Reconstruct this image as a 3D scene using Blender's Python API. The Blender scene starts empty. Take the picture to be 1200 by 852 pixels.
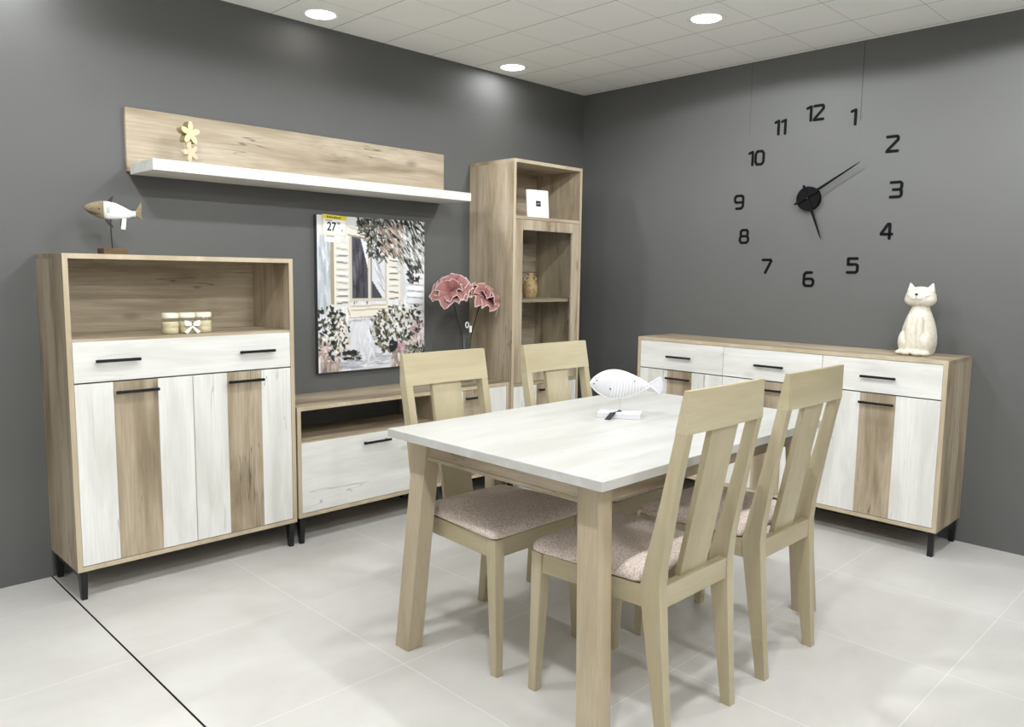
import bpy, bmesh, math, random
import numpy as np
from mathutils import Vector, Matrix, Euler

random.seed(7)
PI = math.pi
C = bpy.context.scene.collection
SC = bpy.context.scene

# ------------------------------------------------------------------ helpers
def lin(c):
    if isinstance(c, str):
        c = [int(c[i:i + 2], 16) / 255 for i in (0, 2, 4)]
    return tuple((x / 12.92 if x <= 0.04045 else ((x + 0.055) / 1.055) ** 2.4) for x in c) + (1.0,)

class NT:
    """small node-tree builder"""
    def __init__(s, name):
        s.m = bpy.data.materials.new(name); s.m.use_nodes = True
        s.t = s.m.node_tree; s.t.nodes.clear()
        s.out = s.n('ShaderNodeOutputMaterial')
    def n(s, typ, **kw):
        nd = s.t.nodes.new(typ)
        for k, v in kw.items(): setattr(nd, k, v)
        return nd
    def l(s, a, b): s.t.links.new(a, b)
    def set(s, sock, v):
        if hasattr(v, 'is_linked') or hasattr(v, 'links'): s.l(v, sock)
        else: sock.default_value = v
    def math(s, op, a, b=0.0, c=None, clamp=False):
        nd = s.n('ShaderNodeMath', operation=op); nd.use_clamp = clamp
        s.set(nd.inputs[0], a); s.set(nd.inputs[1], b)
        if c is not None: s.set(nd.inputs[2], c)
        return nd.outputs[0]
    def mix(s, f, a, b, blend='MIX'):
        nd = s.n('ShaderNodeMix', data_type='RGBA', blend_type=blend)
        s.set(nd.inputs[0], f); s.set(nd.inputs[6], a); s.set(nd.inputs[7], b)
        return nd.outputs[2]
    def noise(s, vec, scale, detail=4, rough=0.5, dist=0.0):
        nd = s.n('ShaderNodeTexNoise'); s.l(vec, nd.inputs['Vector'])
        nd.inputs['Scale'].default_value = scale; nd.inputs['Detail'].default_value = detail
        nd.inputs['Roughness'].default_value = rough; nd.inputs['Distortion'].default_value = dist
        return nd.outputs['Fac']
    def ramp(s, f, stops):
        nd = s.n('ShaderNodeValToRGB'); s.l(f, nd.inputs[0])
        el = nd.color_ramp.elements
        while len(el) < len(stops): el.new(0.5)
        for e, (p, c) in zip(el, stops):
            e.position = p; e.color = lin(c) if not isinstance(c, float) else (c, c, c, 1)
        return nd.outputs[0]
    def coord(s, rnd=True):
        tc = s.n('ShaderNodeTexCoord').outputs['Object']
        if not rnd: return tc
        oi = s.n('ShaderNodeObjectInfo')
        v = s.n('ShaderNodeVectorMath', operation='SCALE'); v.inputs[0].default_value = (7.3, 11.1, 5.7)
        s.l(oi.outputs['Random'], v.inputs['Scale'])
        a = s.n('ShaderNodeVectorMath', operation='ADD'); s.l(tc, a.inputs[0]); s.l(v.outputs[0], a.inputs[1])
        return a.outputs[0]
    def scaled(s, vec, sc):
        v = s.n('ShaderNodeVectorMath', operation='MULTIPLY'); s.l(vec, v.inputs[0]); v.inputs[1].default_value = sc
        return v.outputs[0]
    def bsdf(s, color, rough=0.5, metal=0.0, bump=None, bstr=0.2, bdist=0.002, **kw):
        b = s.n('ShaderNodeBsdfPrincipled')
        s.set(b.inputs['Base Color'], color if not isinstance(color, str) else lin(color))
        s.set(b.inputs['Roughness'], rough); b.inputs['Metallic'].default_value = metal
        for k, v in kw.items(): s.set(b.inputs[k.replace('_', ' ')], v)
        if bump is not None:
            bn = s.n('ShaderNodeBump'); s.l(bump, bn.inputs['Height'])
            bn.inputs['Strength'].default_value = bstr; bn.inputs['Distance'].default_value = bdist
            s.l(bn.outputs[0], b.inputs['Normal'])
        s.l(b.outputs[0], s.out.inputs[0])
        return s.m

def axis_scale(ax, along, across):
    v = [across] * 3; v['xyz'.index(ax)] = along
    return tuple(v)

def wood(name, ax, light, mid, dark, crack, crack_amt, rough=0.5, fine=1.0, knots=True):
    t = NT(name); co = t.coord()
    big = t.noise(t.scaled(co, axis_scale(ax, 1.3, 9.0)), 1.0, 5, 0.55, 0.6)
    fib = t.noise(t.scaled(co, axis_scale(ax, 5.0, 150.0 * fine)), 1.0, 3, 0.6)
    col = t.ramp(big, [(0.36, dark), (0.5, mid), (0.62, light)])
    f2 = t.ramp(fib, [(0.3, 0.0), (0.7, 1.0)])
    col = t.mix(t.math('MULTIPLY', f2, 0.5), col, lin(dark))
    if crack_amt > 0:
        n = t.noise(t.scaled(co, axis_scale(ax, 0.8, 15.0)), 1.0, 3, 0.5, 0.12)
        ridge = t.math('ABSOLUTE', t.math('SUBTRACT', n, 0.52))
        line = t.math('SUBTRACT', 1.0, t.math('DIVIDE', ridge, 0.007), clamp=True)
        msk = t.noise(t.scaled(co, axis_scale(ax, 2.2, 6.0)), 1.0, 2, 0.5)
        msk = t.ramp(msk, [(0.50, 0.0), (0.62, 1.0)])
        amt = t.math('MULTIPLY', t.math('MULTIPLY', line, msk), crack_amt)
        col = t.mix(amt, col, lin(crack))
        if knots:
            vo = t.n('ShaderNodeTexVoronoi'); t.l(t.scaled(co, axis_scale(ax, 2.6, 6.0)), vo.inputs['Vector'])
            vo.inputs['Scale'].default_value = 1.0
            k = t.ramp(vo.outputs['Distance'], [(0.03, 1.0), (0.13, 0.0)])
            col = t.mix(t.math('MULTIPLY', k, 0.55 * crack_amt), col, lin(crack))
    return t.bsdf(col, rough, bump=fib, bstr=0.08, bdist=0.001)

M = {}
for ax in 'xyz':
    M['oak_' + ax] = wood('craft_oak_' + ax, ax, 'c6b8a2', 'b2a38a', '8a7a63', '43392c', 0.85, 0.5)
    M['white_' + ax] = wood('white_oak_' + ax, ax, 'ebeae6', 'e4e3de', 'd2d0c9', '7e7a70', 0.75, 0.42)
    M['beech_' + ax] = wood('beech_' + ax, ax, 'c0b599', 'b8ac8e', 'aca081', '9c8a62', 0.0, 0.38, 0.8)
    M['table_' + ax] = wood('limed_oak_' + ax, ax, 'bfb198', 'b4a58b', 'a29276', '6d5c45', 0.0, 0.5, 1.6)
M['white_top'] = wood('white_oak_top', 'x', 'cdccc9', 'c8c7c3', 'bdbbb5', '8e8a80', 0.35, 0.42, 1.0, False)  # white oak darkened in its colour to offset strong light on the top
M['edge'] = wood('oak_edge_band', 'z', 'c8baa0', 'bfb096', 'b1a286', '6a5a44', 0.0, 0.5)

def simple(name, col, rough=0.5, metal=0.0, **kw): return NT(name).bsdf(col, rough, metal, **kw)
M['black'] = simple('black_metal', '0d0e10', 0.38, 0.0)
M['black_matte'] = simple('black_plastic', '050506', 0.7, Specular_IOR_Level=0.15)
M['white_paint'] = simple('white_paint', 'f2f2f0', 0.5)
M['paper'] = simple('paper', 'f0f0ee', 0.7)
M['yellow'] = simple('yellow_card', 'dccb3c', 0.6)
M['pale_yellow'] = simple('pale_yellow_card', 'e6e2a8', 0.6)
M['ink'] = simple('ink', '1a1a1c', 0.6)
M['grey_ink'] = simple('grey_ink', '85868a', 0.6)
M['tag_grey'] = simple('tag_grey', 'a8a8a4', 0.6)
M['steel'] = simple('dark_rod', '2a2624', 0.4, 0.3)
M['pale_rod'] = simple('pale_rod', 'c9c7c2', 0.4, 0.3)
M['fin'] = wood('dark_fin_wood', 'x', '3e2f2c', '33262a', '241c1c', '120d0c', 0.0)
M['drift'] = wood('driftwood', 'x', '9c8d70', '85765a', '635640', '3a2c1c', 0.8, 0.7)
M['block'] = wood('dark_block', 'x', '6e5636', '5c4529', '40301c', '20160c', 0.6, 0.7)
M['pale_wood'] = wood('pale_cut_wood', 'z', 'ecdfae', 'e4d6a2', 'd6c68e', '9c8a5c', 0.0, 0.6)
M['pale_wood2'] = wood('faded_cut_wood', 'z', 'd8cbb0', 'd0c2a4', 'c2b292', '9c8a6c', 0.0, 0.6)
M['wood_rim'] = wood('cut_wood_rim', 'z', 'a3946c', '96875e', '80714c', '9c8a6c', 0.0, 0.6)
M['ribbon'] = simple('white_ribbon', 'f4f4f6', 0.45)
M['candle'] = simple('cream_wax', 'e0d2aa', 0.5)
M['lid'] = simple('cream_lid', 'ece6d2', 0.5)
M['stem'] = simple('flower_stem', '2e2c26', 0.6)

def fabric():
    t = NT('seat_fabric'); co = t.coord()
    n = t.noise(co, 260.0, 2, 0.6); n2 = t.noise(co, 420.0, 1, 0.5)
    col = t.ramp(n, [(0.36, 'bda799'), (0.5, 'dfcdc1'), (0.62, 'f0e6de')])
    return t.bsdf(col, 0.9, bump=n2, bstr=0.6, bdist=0.002)
M['fabric'] = fabric()

def glass(name, tint=(1, 1, 1, 1), refl=0.12, rough=0.02):
    t = NT(name)
    tr = t.n('ShaderNodeBsdfTransparent'); tr.inputs[0].default_value = tint
    gl = t.n('ShaderNodeBsdfGlossy'); gl.inputs['Roughness'].default_value = rough
    lw = t.n('ShaderNodeLayerWeight'); lw.inputs['Blend'].default_value = 0.5
    f = t.math('ADD', t.math('MULTIPLY', t.math('POWER', lw.outputs['Facing'], 5.0), 0.8), refl * 0.3)
    mx = t.n('ShaderNodeMixShader'); t.l(f, mx.inputs[0]); t.l(tr.outputs[0], mx.inputs[1]); t.l(gl.outputs[0], mx.inputs[2])
    t.l(mx.outputs[0], t.out.inputs[0]); return t.m
M['pane'] = glass('door_glass', (0.95, 0.955, 0.95, 1), 0.08)
M['clear'] = glass('clear_glass', (0.93, 0.95, 0.95, 1), 0.15)

def ceramic(name, a, b, sc=90, crack=None):
    t = NT(name); co = t.coord(False)
    n = t.noise(co, sc, 5, 0.65)
    col = t.ramp(n, [(0.3, b), (0.55, a)])
    sp = t.ramp(t.noise(co, sc * 0.6, 2, 0.4), [(0.70, 0.0), (0.74, 1.0)])
    col = t.mix(t.math('MULTIPLY', sp, 0.5), col, lin('8a8070'))
    return t.bsdf(col, 0.55, bump=n, bstr=0.15)
M['cat'] = ceramic('cream_ceramic', 'd9d3c4', 'cbc3b1', 70)
M['jug'] = ceramic('sand_clay', 'c8ab7c', '8a6c42', 60)
M['weave'] = ceramic('cream_brown_clay', 'd8ccb0', '5c4a34', 45)

def distressed():
    t = NT('distressed_white'); co = t.coord(False)
    sp = t.ramp(t.noise(co, 55, 3, 0.6), [(0.66, 0.0), (0.70, 1.0)])
    col = t.mix(sp, lin('d6d5d9'), lin('4c4850'))
    return t.bsdf(col, 0.6)
M['distressed'] = distressed()

def wallmat(name, seams=False):
    t = NT(name); co = t.coord(False)
    n = t.noise(co, 1.3, 4, 0.55); f = t.noise(co, 240, 2, 0.5)
    col = t.mix(n, lin('595957'), lin('61615f'))
    vo = t.n('ShaderNodeTexVoronoi'); t.l(co, vo.inputs['Vector']); vo.inputs['Scale'].default_value = 2.6
    hole = t.math('LESS_THAN', vo.outputs['Distance'], 0.012)
    col = t.mix(t.math('MULTIPLY', hole, 0.8), col, lin('d8d8d4'))
    if seams:
        xyz = t.n('ShaderNodeSeparateXYZ'); t.l(co, xyz.inputs[0])
        zz = t.ramp(xyz.outputs[2], [(0.0, 0.0), (1.0, 1.0)])
        for yy, amt in ((-1.806, 0.75), (-1.203, 0.4)):
            dd = t.math('ABSOLUTE', t.math('SUBTRACT', xyz.outputs[1], yy))
            ln = t.math('LESS_THAN', dd, 0.0022)
            top = t.math('MULTIPLY', ln, t.math('GREATER_THAN', xyz.outputs[2], 2.02))
            low = t.math('MULTIPLY', ln, 0.05)
            col = t.mix(t.math('MAXIMUM', t.math('MULTIPLY', top, amt), low), col, lin('2c2c2e'))
    return t.bsdf(col, 0.62, bump=f, bstr=0.12, bdist=0.001)
M['wall'] = wallmat('grey_wall'); M['wall_seam'] = wallmat('grey_wall_panels', True)

def grid_mask(t, v, off, step, w):
    """1 on a line every `step` metres"""
    a = t.math('DIVIDE', t.math('SUBTRACT', v, off), step)
    fr = t.math('FRACT', a)
    d = t.math('MULTIPLY', t.math('MINIMUM', fr, t.math('SUBTRACT', 1.0, fr)), step)
    return t.math('LESS_THAN', d, w)

def floormat():
    t = NT('porcelain_floor'); co = t.coord(False)
    xyz = t.n('ShaderNodeSeparateXYZ'); t.l(co, xyz.inputs[0])
    gx = grid_mask(t, xyz.outputs[0], -3.224, 0.6005, 0.0016)
    gy = grid_mask(t, xyz.outputs[1], -0.312, 0.611, 0.0013)
    g = t.math('MAXIMUM', gx, gy)
    n = t.noise(t.scaled(co, (1.2, 2.2, 1)), 1.6, 6, 0.6, 0.4)
    n2 = t.noise(co, 14, 5, 0.6)
    col = t.ramp(n, [(0.3, 'c8c5c0'), (0.5, 'd0cdc8'), (0.7, 'd6d4cf')])
    col = t.mix(t.math('MULTIPLY', n2, 0.12), col, lin('9c9890'))
    col = t.mix(t.math('MULTIPLY', g, 0.85), col, lin('e6e5e0'))
    r = t.math('ADD', 0.30, t.math('MULTIPLY', n, 0.12))
    return t.bsdf(col, r, bump=t.math('SUBTRACT', 1.0, g), bstr=0.15, bdist=0.001)
M['floor'] = floormat()

def ceilmat():
    t = NT('tile_ceiling'); co = t.coord(False)
    xyz = t.n('ShaderNodeSeparateXYZ'); t.l(co, xyz.inputs[0])
    gx = grid_mask(t, xyz.outputs[0], -0.034, 0.312, 0.0022)
    gy = grid_mask(t, xyz.outputs[1], -0.318, 0.312, 0.0014)
    n = t.noise(co, 180, 3, 0.6)
    col = t.mix(n, lin('f5f5f1'), lin('efefea'))
    col = t.mix(t.math('MULTIPLY', gx, 0.75), col, lin('7a7872'))
    col = t.mix(t.math('MULTIPLY', gy, 0.6), col, lin('8a8882'))
    return t.bsdf(col, 0.85)
M['ceiling'] = ceilmat()

def emit(name, col, s):
    t = NT(name); e = t.n('ShaderNodeEmission'); e.inputs[0].default_value = lin(col); e.inputs[1].default_value = s
    t.l(e.outputs[0], t.out.inputs[0]); return t.m
LAMP = 9.0
M['lamp'] = emit('lamp_diffuser', 'fffdf6', LAMP)

def attr_mat(name, rough=0.7):
    t = NT(name); a = t.n('ShaderNodeAttribute'); a.attribute_name = 'Col'
    return t.bsdf(a.outputs['Color'], rough)
M['petal'] = attr_mat('petal_foam', 0.75); M['canvas'] = attr_mat('painted_canvas', 0.8)

# ------------------------------------------------------------------ mesh builder
class MB:
    def __init__(s): s.bm = bmesh.new()
    def box(s, x0, x1, y0, y1, z0, z1, bev=0.0008):
        vs = [s.bm.verts.new((x, y, z)) for x in (x0, x1) for y in (y0, y1) for z in (z0, z1)]
        fs = [(0, 1, 3, 2), (4, 6, 7, 5), (0, 4, 5, 1), (2, 3, 7, 6), (0, 2, 6, 4), (1, 5, 7, 3)]
        ff = [s.bm.faces.new([vs[i] for i in f]) for f in fs]
        if bev > 0:
            es = list({e for f in ff for e in f.edges})
            bmesh.ops.bevel(s.bm, geom=es, offset=bev, segments=1, affect='EDGES', clamp_overlap=True)
        return s
    def hexa(s, bottom, top, bev=0.0):
        """8 corner solid: 4 bottom points (ccw) and 4 top points"""
        b = [s.bm.verts.new(p) for p in bottom]; t = [s.bm.verts.new(p) for p in top]; n = len(b)
        ff = [s.bm.faces.new(b[::-1]), s.bm.faces.new(t)]
        for i in range(n): ff.append(s.bm.faces.new((b[i], b[(i + 1) % n], t[(i + 1) % n], t[i])))
        if bev > 0:
            es = list({e for f in ff for e in f.edges})
            bmesh.ops.bevel(s.bm, geom=es, offset=bev, segments=2, affect='EDGES', clamp_overlap=True)
        return s
    def stack(s, rings, bev=0.0, cap=True):
        rr = [[s.bm.verts.new(p) for p in r] for r in rings]; n = len(rr[0]); ff = []
        for a, b in zip(rr, rr[1:]):
            for i in range(n): ff.append(s.bm.faces.new((a[i], a[(i + 1) % n], b[(i + 1) % n], b[i])))
        if cap:
            ff.append(s.bm.faces.new(rr[0][::-1])); ff.append(s.bm.faces.new(rr[-1]))
        if bev > 0:
            es = [e for e in {e for f in ff for e in f.edges} if e.calc_face_angle(0) > 0.6]
            bmesh.ops.bevel(s.bm, geom=es, offset=bev, segments=2, affect='EDGES', clamp_overlap=True)
        return s
    def lathe(s, prof, n=32, c=(0, 0, 0), sx=1.0, sy=1.0):
        rings = [[(c[0] + sx * r * math.cos(2 * PI * i / n), c[1] + sy * r * math.sin(2 * PI * i / n), c[2] + z) for i in range(n)] for r, z in prof]
        return s.stack(rings)
    def tube(s, pts, rad, n=8, closed=False):
        pts = [Vector(p) for p in pts]; m = len(pts)
        if not isinstance(rad, (list, tuple)): rad = [rad] * m
        rings = []; up = None
        for i, p in enumerate(pts):
            a = pts[(i - 1) % m] if (closed or i > 0) else p
            b = pts[(i + 1) % m] if (closed or i < m - 1) else p
            t = (b - a).normalized()
            if up is None: up = Vector((0, 0, 1)) if abs(t.z) < 0.9 else Vector((1, 0, 0))
            x = t.cross(up).normalized(); up = x.cross(t).normalized()
            rings.append([tuple(p + (x * math.cos(2 * PI * k / n) + up * math.sin(2 * PI * k / n)) * rad[i]) for k in range(n)])
        if closed: rings.append(rings[0]); return s.stack(rings, cap=False)
        return s.stack(rings)
    def prism(s, poly, y0, y1, bev=0.0):
        """poly in x,z extruded along y"""
        return s.stack([[(x, y0, z) for x, z in poly], [(x, y1, z) for x, z in poly]], bev)
    def ball(s, c, r, seg=20, rot=None):
        mt = Matrix.Translation(c) @ (rot.to_4x4() if rot else Matrix.Identity(4)) @ Matrix.Diagonal((r[0], r[1], r[2], 1))
        bmesh.ops.create_uvsphere(s.bm, u_segments=seg, v_segments=seg // 2 + 2, radius=1, matrix=mt); return s
    def obj(s, name, mat, parent=None, smooth=False, loc=None):
        bmesh.ops.remove_doubles(s.bm, verts=s.bm.verts, dist=1e-6)
        bmesh.ops.recalc_face_normals(s.bm, faces=s.bm.faces)
        me = bpy.data.meshes.new(name); s.bm.to_mesh(me); s.bm.free()
        me.materials.append(M[mat] if isinstance(mat, str) else mat)
        if smooth:
            for p in me.polygons: p.use_smooth = True
        o = bpy.data.objects.new(name, me); C.objects.link(o)
        if parent: o.parent = parent
        if loc: o.location = loc
        return o

def sharp(o, ang=0.6):
    """smooth shading with hard edges kept"""
    me = o.data
    for p in me.polygons: p.use_smooth = True
    bm = bmesh.new(); bm.from_mesh(me)
    for e in bm.edges: e.smooth = e.calc_face_angle(0) < ang
    bm.to_mesh(me); bm.free(); return o

def tag(o, label, cat, group=None):
    o['label'] = label; o['category'] = cat
    if group: o['group'] = group
    return o
def thing(name, label, cat, loc=(0, 0, 0), rz=0.0, group=None):
    o = bpy.data.objects.new(name, None); C.objects.link(o); o.empty_display_size = 0.05
    o.location = loc; o.rotation_euler = (0, 0, rz)
    return tag(o, label, cat, group)
def struct(o): o['kind'] = 'structure'; return o

def dup(root, loc, rz, label=None, group=None):
    r = root.copy(); C.objects.link(r); r.location = loc; r.rotation_euler = (0, 0, rz)
    if label: r['label'] = label
    if group: r['group'] = group
    for ch in list(root.children):
        c = ch.copy(); C.objects.link(c); c.parent = r
        for g in ch.children:
            d = g.copy(); C.objects.link(d); d.parent = c
    return r

# ------------------------------------------------------------------ setting
H = 2.403; RX, RY = -8.2, -7.8
struct(MB().box(RX, 0.1, RY, 0.1, -0.1, 0.0, 0).obj('floor', 'floor'))
struct(MB().box(RX, 0.1, RY, 0.1, H, H + 0.1, 0).obj('ceiling', 'ceiling'))
struct(MB().box(RX, 0.1, 0.0, 0.1, 0.0, H, 0).obj('wall_left', 'wall'))
struct(MB().box(0.0, 0.1, RY, 0.0, 0.0, H, 0).obj('wall_right', 'wall_seam'))
struct(MB().box(-3.2265, -3.2212, RY, 0.0, 0.0, 0.0012, 0).obj('trim_1', 'black_matte'))

# ceiling lamps: the recessed grid of the showroom (three are in the picture), plus added fill columns at the left
def lamp(loc, label, power, wall=False):
    t = thing('ceiling_light', label, 'ceiling light', loc, 0, 'recessed ceiling lights')
    MB().lathe([(0.066, -0.001), (0.074, -0.006), (0.084, -0.004), (0.087, 0.0), (0.066, 0.0)], 40).obj('trim_ring', 'white_paint', t, True)
    MB().lathe([(0.0665, -0.0022), (0.0665, -0.0005)], 40).obj('diffuser', 'lamp', t)
    if wall:
        ld = bpy.data.lights.new('bulb', 'AREA'); ld.shape = 'DISK'; ld.size = 0.13; ld.energy = power
    else:
        ld = bpy.data.lights.new('bulb', 'SPOT'); ld.spot_size = math.radians(168); ld.spot_blend = 0.12; ld.shadow_soft_size = 0.06; ld.energy = power
    ld.color = (0.94, 0.97, 1.0)
    lo = bpy.data.objects.new('bulb', ld); C.objects.link(lo); lo.parent = t; lo.location = (0, 0, -0.004)
    return t
def gimbal(loc, label):
    """the same fitting with its bulb turned towards the clock wall"""
    t = lamp(loc, label, 46.0)
    o = [c for c in t.children if c.type == 'LIGHT'][0]; o.data.spot_size = math.radians(64); o.data.spot_blend = 0.6; o.data.shadow_soft_size = 0.05
    o.rotation_euler = (Vector((0, -1.45, 1.15)) - Vector(loc)).to_track_quat('-Z', 'Y').to_euler()
    o.location = (0, 0, -0.012)
    return t
proto = {}; ROWS = [1.5, 64.0, 84.0, 48.0, 30.0, 25.0]
LX = [-0.818, -2.056, -3.294, -5.2, -6.44]; LY = [-0.160, -1.412, -2.66, -3.91, -5.16, -6.41]
seen = {(0, 0): 'round ceiling light near the room corner, above the tall glass cabinet',
        (1, 0): 'round ceiling light at the top left, close above the left wall with the shelf',
        (0, 1): 'round ceiling light out in the ceiling, nearest to the wall with the clock'}
for i, x in enumerate(LX):
    for j, y in enumerate(LY):
        if i > 2 and j == 0: continue
        lab = seen.get((i, j), 'unseen round recessed ceiling light, assumed beyond the edge of the picture')
        # bulbs differ: dim by the clock wall, left columns added to brighten the ceiling
        kind = 'clock' if (i == 0 and j in (1, 2)) else 'ceiling_fill' if i > 2 else 'dim' if (i == 0 and j > 2) else 'table' if (i == 1 and j in (1, 2)) else 'near' if j == 0 and i == 2 else 'full'
        key = (j, kind)
        if (i, j) == (1, 0): gimbal((x, y, H), lab); continue
        if key not in proto:
            p = 75.0 if kind == 'ceiling_fill' else ROWS[j] * {'dim': 0.10, 'table': 0.58, 'near': 1.8, 'full': 1.0, 'clock': 0.68}[kind]
            proto[key] = lamp((x, y, H), lab, p, j == 0)
            if kind == 'ceiling_fill': [c for c in proto[key].children if c.type == 'LIGHT'][0].data.spot_size = math.radians(105)
        else: dup(proto[key], (x, y, H), 0, lab)

# ------------------------------------------------------------------ cabinets (local: back at y=0, front at y=-d, x along the wall)
T = 0.018
def handle(par, xc, yf, z, w=0.158):
    m = MB()
    m.box(xc - w / 2, xc + w / 2, yf - 0.027, yf - 0.018, z - 0.0055, z + 0.0055, 0.001)
    for s in (-1, 1): m.box(xc + s * (w / 2 - 0.018) - 0.004, xc + s * (w / 2 - 0.018) + 0.004, yf - 0.019, yf + 0.001, z - 0.004, z + 0.004, 0)
    return m.obj('handle', 'black', par)
def panel(par, name, x0, x1, y0, y1, z0, z1, mat): return MB().box(x0, x1, y0, y1, z0, z1).obj(name, mat, par)
def striped_door(par, x0, x1, yf, z0, z1, sx0, sx1, hz, name='door'):
    g = 0.0012
    d = MB().box(x0 + g, x1 - g, yf, yf + 0.016, z0 + g, z1 - g).obj(name, 'white_z', par)
    MB().box(sx0, sx1, yf - 0.0006, yf + 0.004, z0 + g, z1 - g, 0.0002).obj('oak_inlay', 'oak_z', d)
    handle(d, (sx0 + sx1) / 2, yf - 0.0006, hz)
    return d
def flat_front(par, name, x0, x1, yf, z0, z1, handles, hz):
    g = 0.0012
    d = MB().box(x0 + g, x1 - g, yf, yf + 0.016, z0 + g, z1 - g).obj(name, 'white_x', par)
    for h in handles: handle(d, h, yf, hz)
    return d
def leg_frames(par, xs, d, h, taper=True, w=0.030):
    for x in xs:
        sg = 1 if x == xs[0] else -1
        for yc, sy in ((-d + 0.020, 1), (-0.022, -1)):
            b = 0.010 if taper else 0.0115
            tp = 0.018 if taper else 0.0115
            xa = x
            MB().hexa([(xa - b, yc - b, 0), (xa + b, yc - b, 0), (xa + b, yc + b, 0), (xa - b, yc + b, 0)],
                      [(xa - tp, yc - (0.014 if taper else b), h), (xa + tp, yc - (0.014 if taper else b), h), (xa + tp, yc + (0.03 * (sy > 0) + 0.014 * (sy < 0) if taper else b), h), (xa - tp, yc + (0.014 if taper else b), h)] if not taper else
                      [(xa - 0.014, yc - 0.014 - (0.012 if sy < 0 else 0), h), (xa + 0.014, yc - 0.014 - (0.012 if sy < 0 else 0), h), (xa + 0.014, yc + 0.014 + (0.012 if sy > 0 else 0), h), (xa - 0.014, yc + 0.014 + (0.012 if sy > 0 else 0), h)], 0.0008).obj('leg', 'black', par)
        MB().box(x - 0.010, x + 0.010, -d + 0.03, -0.03, h - 0.028, h - 0.0005, 0.0005).obj('crossbar', 'black', par)
def shell(par, x0, x1, d, z0, z1, back=True, bx=None):
    panel(par, 'side_panel', x0, x0 + T, -d, -0.001, z0, z1 - T, 'oak_z')
    panel(par, 'side_panel', x1 - T, x1, -d, -0.001, z0, z1 - T, 'oak_z')
    panel(par, 'top_panel', x0, x1, -d, -0.001, z1 - T, z1, 'oak_x')
    panel(par, 'bottom_panel', x0 + T, x1 - T, -d, -0.001, z0, z0 + T, 'oak_x')
    if back:
        b = bx or (x0 + T, x1 - T, z0 + T, z1 - T)
        panel(par, 'back_panel', b[0], b[1], -0.010, -0.003, b[2], b[3], 'oak_x')
def edges(par, x0, x1, d, z0, z1):
    """pale edge banding round the front of the carcass"""
    m = MB(); y0, y1 = -d - 0.0008, -d + 0.0002
    m.box(x0, x0 + T, y0, y1, z0, z1, 0); m.box(x1 - T, x1, y0, y1, z0, z1, 0)
    m.box(x0 + T, x1 - T, y0, y1, z0, z0 + T, 0); m.box(x0 + T, x1 - T, y0, y1, z1 - T, z1, 0)
    return m.obj('edge_band', 'edge', par)

# highboard
D = 0.344
hb = thing('highboard', 'tall oak and white cabinet at the left with open top niche and two striped doors', 'cabinet', (-2.7725, 0, 0))
x0, x1 = -0.4485, 0.4485
shell(hb, x0, x1, D, 0.112, 1.286); edges(hb, x0, x1, D, 0.112, 1.286)
panel(hb, 'niche_shelf', x0 + T, x1 - T, -D + 0.002, -0.011, 0.960, 0.978, 'oak_x')
flat_front(hb, 'drawer', x0 + T, x1 - T, -D, 0.817, 0.968, (-0.281, 0.270), 0.896)
yf = -D
striped_door(hb, x0 + T, 0.0, yf, 0.131, 0.814, -0.298, -0.136, 0.775)
striped_door(hb, 0.0, x1 - T, yf, 0.131, 0.814, 0.141, 0.292, 0.775)
leg_frames(hb, (x0 + 0.022, x1 - 0.022), D, 0.112)

# tv bench
tv = thing('tv_bench', 'low oak and white bench under the canvas with open niche and drop-down flap', 'tv bench', (-1.6555, 0, 0))
x0, x1 = -0.6595, 0.6585; dv = 0.147
shell(tv, x0, x1, D, 0.124, 0.631, True, (dv + 0.01, x1 - T, 0.142, 0.613)); edges(tv, x0, x1, D, 0.124, 0.631)
panel(tv, 'divider_panel', dv, dv + T, -D, -0.011, 0.142, 0.613, 'oak_z')
panel(tv, 'niche_shelf', x0 + T, dv, -D + 0.002, -0.011, 0.452, 0.470, 'oak_x')
flat_front(tv, 'flap_door', x0 + T, dv, -D, 0.143, 0.466, (-0.243,), 0.424)
striped_door(tv, dv + T, x1 - T, -D, 0.143, 0.612, 0.318, 0.484, 0.571)
leg_frames(tv, (x0 + 0.022, dv, x1 - 0.022), D, 0.124)

# tall glass cabinet
tc = thing('display_cabinet', 'tall narrow oak cabinet in the corner with open niche above a glass door', 'cabinet', (-0.710, 0, 0))
x0, x1 = -0.286, 0.286; DT = 0.362
shell(tc, x0, x1, DT, 0.112, 1.860); edges(tc, x0, x1, DT, 0.112, 1.860)
panel(tc, 'niche_shelf', x0 + T, x1 - T, -DT, -0.011, 1.536, 1.554, 'oak_x')
panel(tc, 'middle_shelf', x0 + T, x1 - T, -DT + 0.03, -0.011, 1.074, 1.092, 'oak_x')
panel(tc, 'lower_shelf', x0 + T, x1 - T, -DT, -0.011, 0.603, 0.621, 'oak_x')
gd = bpy.data.objects.new('glass_door', None); C.objects.link(gd); gd.parent = tc
a0, a1, c0, c1 = x0 + T + .0015, x1 - T - .0015, 0.6225, 1.5345; fw = 0.056
gd_frame = MB()
gd_frame.box(a0, a0 + fw, -DT, -DT + 0.017, c0, c1); gd_frame.box(a1 - fw, a1, -DT, -DT + 0.017, c0, c1)
gd_frame.box(a0 + fw, a1 - fw, -DT, -DT + 0.017, c0, c0 + fw); gd_frame.box(a0 + fw, a1 - fw, -DT, -DT + 0.017, c1 - fw, c1)
bpy.data.objects.remove(gd)
gd = gd_frame.obj('glass_door', 'oak_z', tc)
MB().box(a0 + fw - .004, a1 - fw + .004, -DT + 0.007, -DT + 0.011, c0 + fw - .004, c1 - fw + .004, 0).obj('glass_pane', 'pane', gd)
striped_door(tc, x0 + T, x1 - T, -DT, 0.131, 0.602, -0.080, 0.080, 0.570)
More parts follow.
